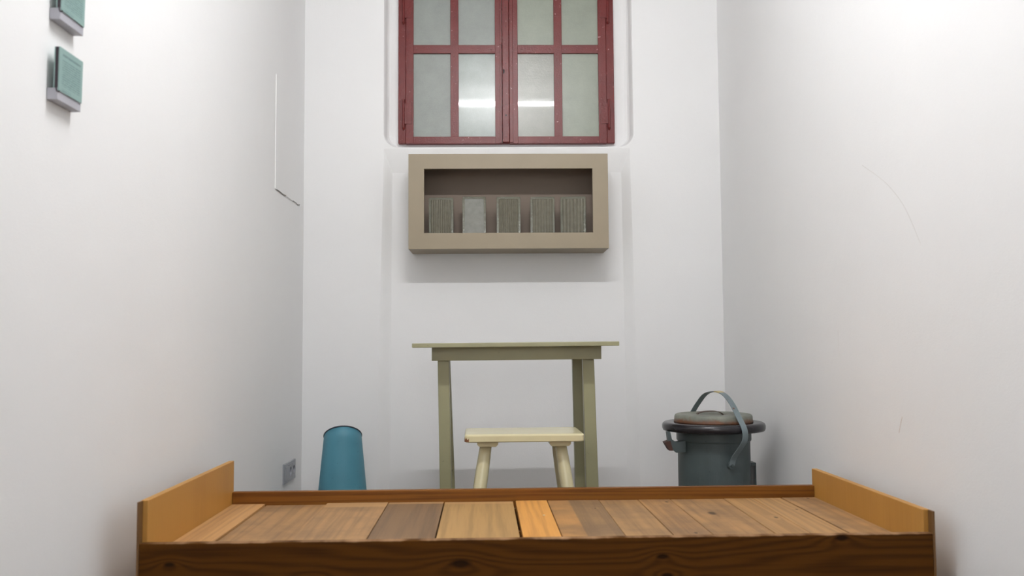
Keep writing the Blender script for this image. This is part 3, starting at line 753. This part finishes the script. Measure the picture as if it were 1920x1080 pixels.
ply = wood('honey_plywood', (0.50, 0.250, 0.052), (0.36, 0.165, 0.030), 'Z', 3.0, 4.0, 0.22, 0.5, 0.0, fine=0.3, seed=1.2)
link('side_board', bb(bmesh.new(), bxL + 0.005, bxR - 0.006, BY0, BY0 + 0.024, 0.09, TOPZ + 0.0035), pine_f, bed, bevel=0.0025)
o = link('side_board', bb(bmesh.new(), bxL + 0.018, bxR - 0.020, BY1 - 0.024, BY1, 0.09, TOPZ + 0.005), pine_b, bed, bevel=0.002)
link('end_board', bb(bmesh.new(), bxL - 0.001, bxL + 0.017, BY0 + 0.0245, BY1 - 0.0, 0.0, 0.4025), ply, bed, bevel=0.0015)['label'] = 'taller plywood head board'
link('end_board', bb(bmesh.new(), bxR - 0.019, bxR, BY0 + 0.0245, BY1 - 0.0, 0.0, 0.3555), ply, bed, bevel=0.0015)['label'] = 'lower plywood foot board'
# thin facing strips covering the front ends of the two end boards
rim_w = wood('dark_edge_wood', (0.16, 0.075, 0.02), (0.08, 0.035, 0.01), 'Z', 3, 8, 0.5, 0.6)
link('edge_strip', bb(bmesh.new(), bxL - 0.001, bxL + 0.0048, BY0 + 0.0005, BY0 + 0.024, 0.0, 0.4015), rim_w, bed)
link('edge_strip', bb(bmesh.new(), bxR - 0.0058, bxR, BY0 + 0.0005, BY0 + 0.024, 0.0, 0.3550), rim_w, bed)
for yy in (BY0 + 0.0245, BY1 - 0.0485, (BY0 + BY1) / 2 - 0.02):
    link('bearer', bb(bmesh.new(), bxL + 0.0175, bxR - 0.0195, yy, yy + 0.024, PZ - 0.066, PZ - 0.0225), pine_b, bed)
edges = [(-0.836, -0.836), (-0.724, -0.724), (-0.5215, -0.5215), (-0.3165, -0.3165), (-0.131, -0.131), (0.1036, 0.1036), (0.2145, 0.2145), (0.389, 0.389),
         (0.5215, 0.5215), (0.6305, 0.6305), (0.800, 0.812), (0.897, 0.912), (1.0055, 1.009), (1.126, 1.126)]
gaps = [0, 0.005, 0.0025, 0.0022, 0.004, 0.0085, 0.003, 0.0018, 0.0018, 0.002, 0.0018, 0.0014, 0.004, 0]
tan = [((0.46, 0.27, 0.125), (0.29, 0.155, 0.066)), ((0.33, 0.195, 0.095), (0.205, 0.115, 0.055)), ((0.34, 0.205, 0.105), (0.22, 0.130, 0.064)),
       ((0.190, 0.122, 0.074), (0.135, 0.085, 0.052)), ((0.37, 0.235, 0.108), (0.26, 0.155, 0.064)), ((0.56, 0.285, 0.085), (0.44, 0.205, 0.055)),
       ((0.26, 0.165, 0.090), (0.175, 0.105, 0.056)), ((0.33, 0.200, 0.098), (0.22, 0.125, 0.058)), ((0.33, 0.190, 0.088), (0.21, 0.112, 0.050)),
       ((0.34, 0.200, 0.095), (0.22, 0.122, 0.056)), ((0.36, 0.215, 0.100), (0.235, 0.13, 0.058)), ((0.37, 0.225, 0.108), (0.24, 0.135, 0.062)),
       ((0.36, 0.215, 0.105), (0.23, 0.130, 0.062))]
def kp(px, py): # a spot on the boards -> bed coordinates
    p = R.inverted() @ (lambda d: Vector((d.x, d.y, 0)) * ((PZ - H) / d.z))(ray(px, py)); return (p.x - ctr.x, p.y - ctr.y, PZ)
knots = {9: [(*kp(1335, 962), 0.020)], 8: [(*kp(1250, 941), 0.010), (*kp(1305, 999), 0.008)], 10: [(*kp(1455, 970), 0.010)], 11: [(*kp(1494, 955), 0.007)], 12: [(*kp(1515, 935), 0.008)], 3: [], 6: [(*kp(1116, 953), 0.006)], 1: [(*kp(480, 960), 0.006)]}
ends = {2: 3.005, 3: 3.055, 4: 3.045}
for k in range(13):
    (a0, a1), (b0, b1) = edges[k], edges[k + 1]; g0, g1 = gaps[k] / 2, gaps[k + 1] / 2
    band = ('Y', ends[k] - ctr.y, (0.50, 0.29, 0.125)) if k in ends else None
    split = ('X', 0.285 - ctr.x, (0.52, 0.26, 0.085)) if k == 6 else None
    m = wood('bed_plank_wood', tuple(min(1, x * f_) for x, f_ in zip(tan[k][0], (1.2, 1.12, 0.95))), tuple(x * 0.95 for x in tan[k][1]), 'Y', 5.0 + (k % 3), 14.0, 0.45, 0.6, 0.0, knots.get(k, ()), band, stain=(0.17, 0.105, 0.06) if k in (1, 2, 6, 7, 8, 9, 12) else None, fine=0.45, seed=k * 2.3, split=split, spec=0.25)
    dz = (0.0, -0.004, 0.001, 0.0, -0.001, 0.0015, 0.0, -0.001, 0.0, -0.0005, 0.0, 0.0, 0.001)[k]
    y0, y1 = BY0 + 0.0255, BY1 - 0.0255 - random.uniform(0, 0.003)
    bm = bmesh.new(); z0, z1 = PZ - 0.022, PZ + dz
    P = [(a0 + g0, y0), (b0 - g1, y0), (b1 - g1, y1), (a1 + g0, y1)]
    hexa(bm, [(x - ctr.x, y - ctr.y, z0) for x, y in P], [(x - ctr.x, y - ctr.y, z1) for x, y in P])
    link('bed_plank', bm, m, bed, bevel=0.0015)
sp_ = kp(1020, 967)
link('paint_drip', lathe(bmesh.new(), [(0, sp_[2] + 0.0028), (0.003, sp_[2] + 0.0026), (0.0048, sp_[2] + 0.0012), (0, sp_[2] + 0.001)], 14, sp_[0], sp_[1]), paint('cream_paint_drip', (0.75, 0.68, 0.45), 0.4), bed, smooth=True)
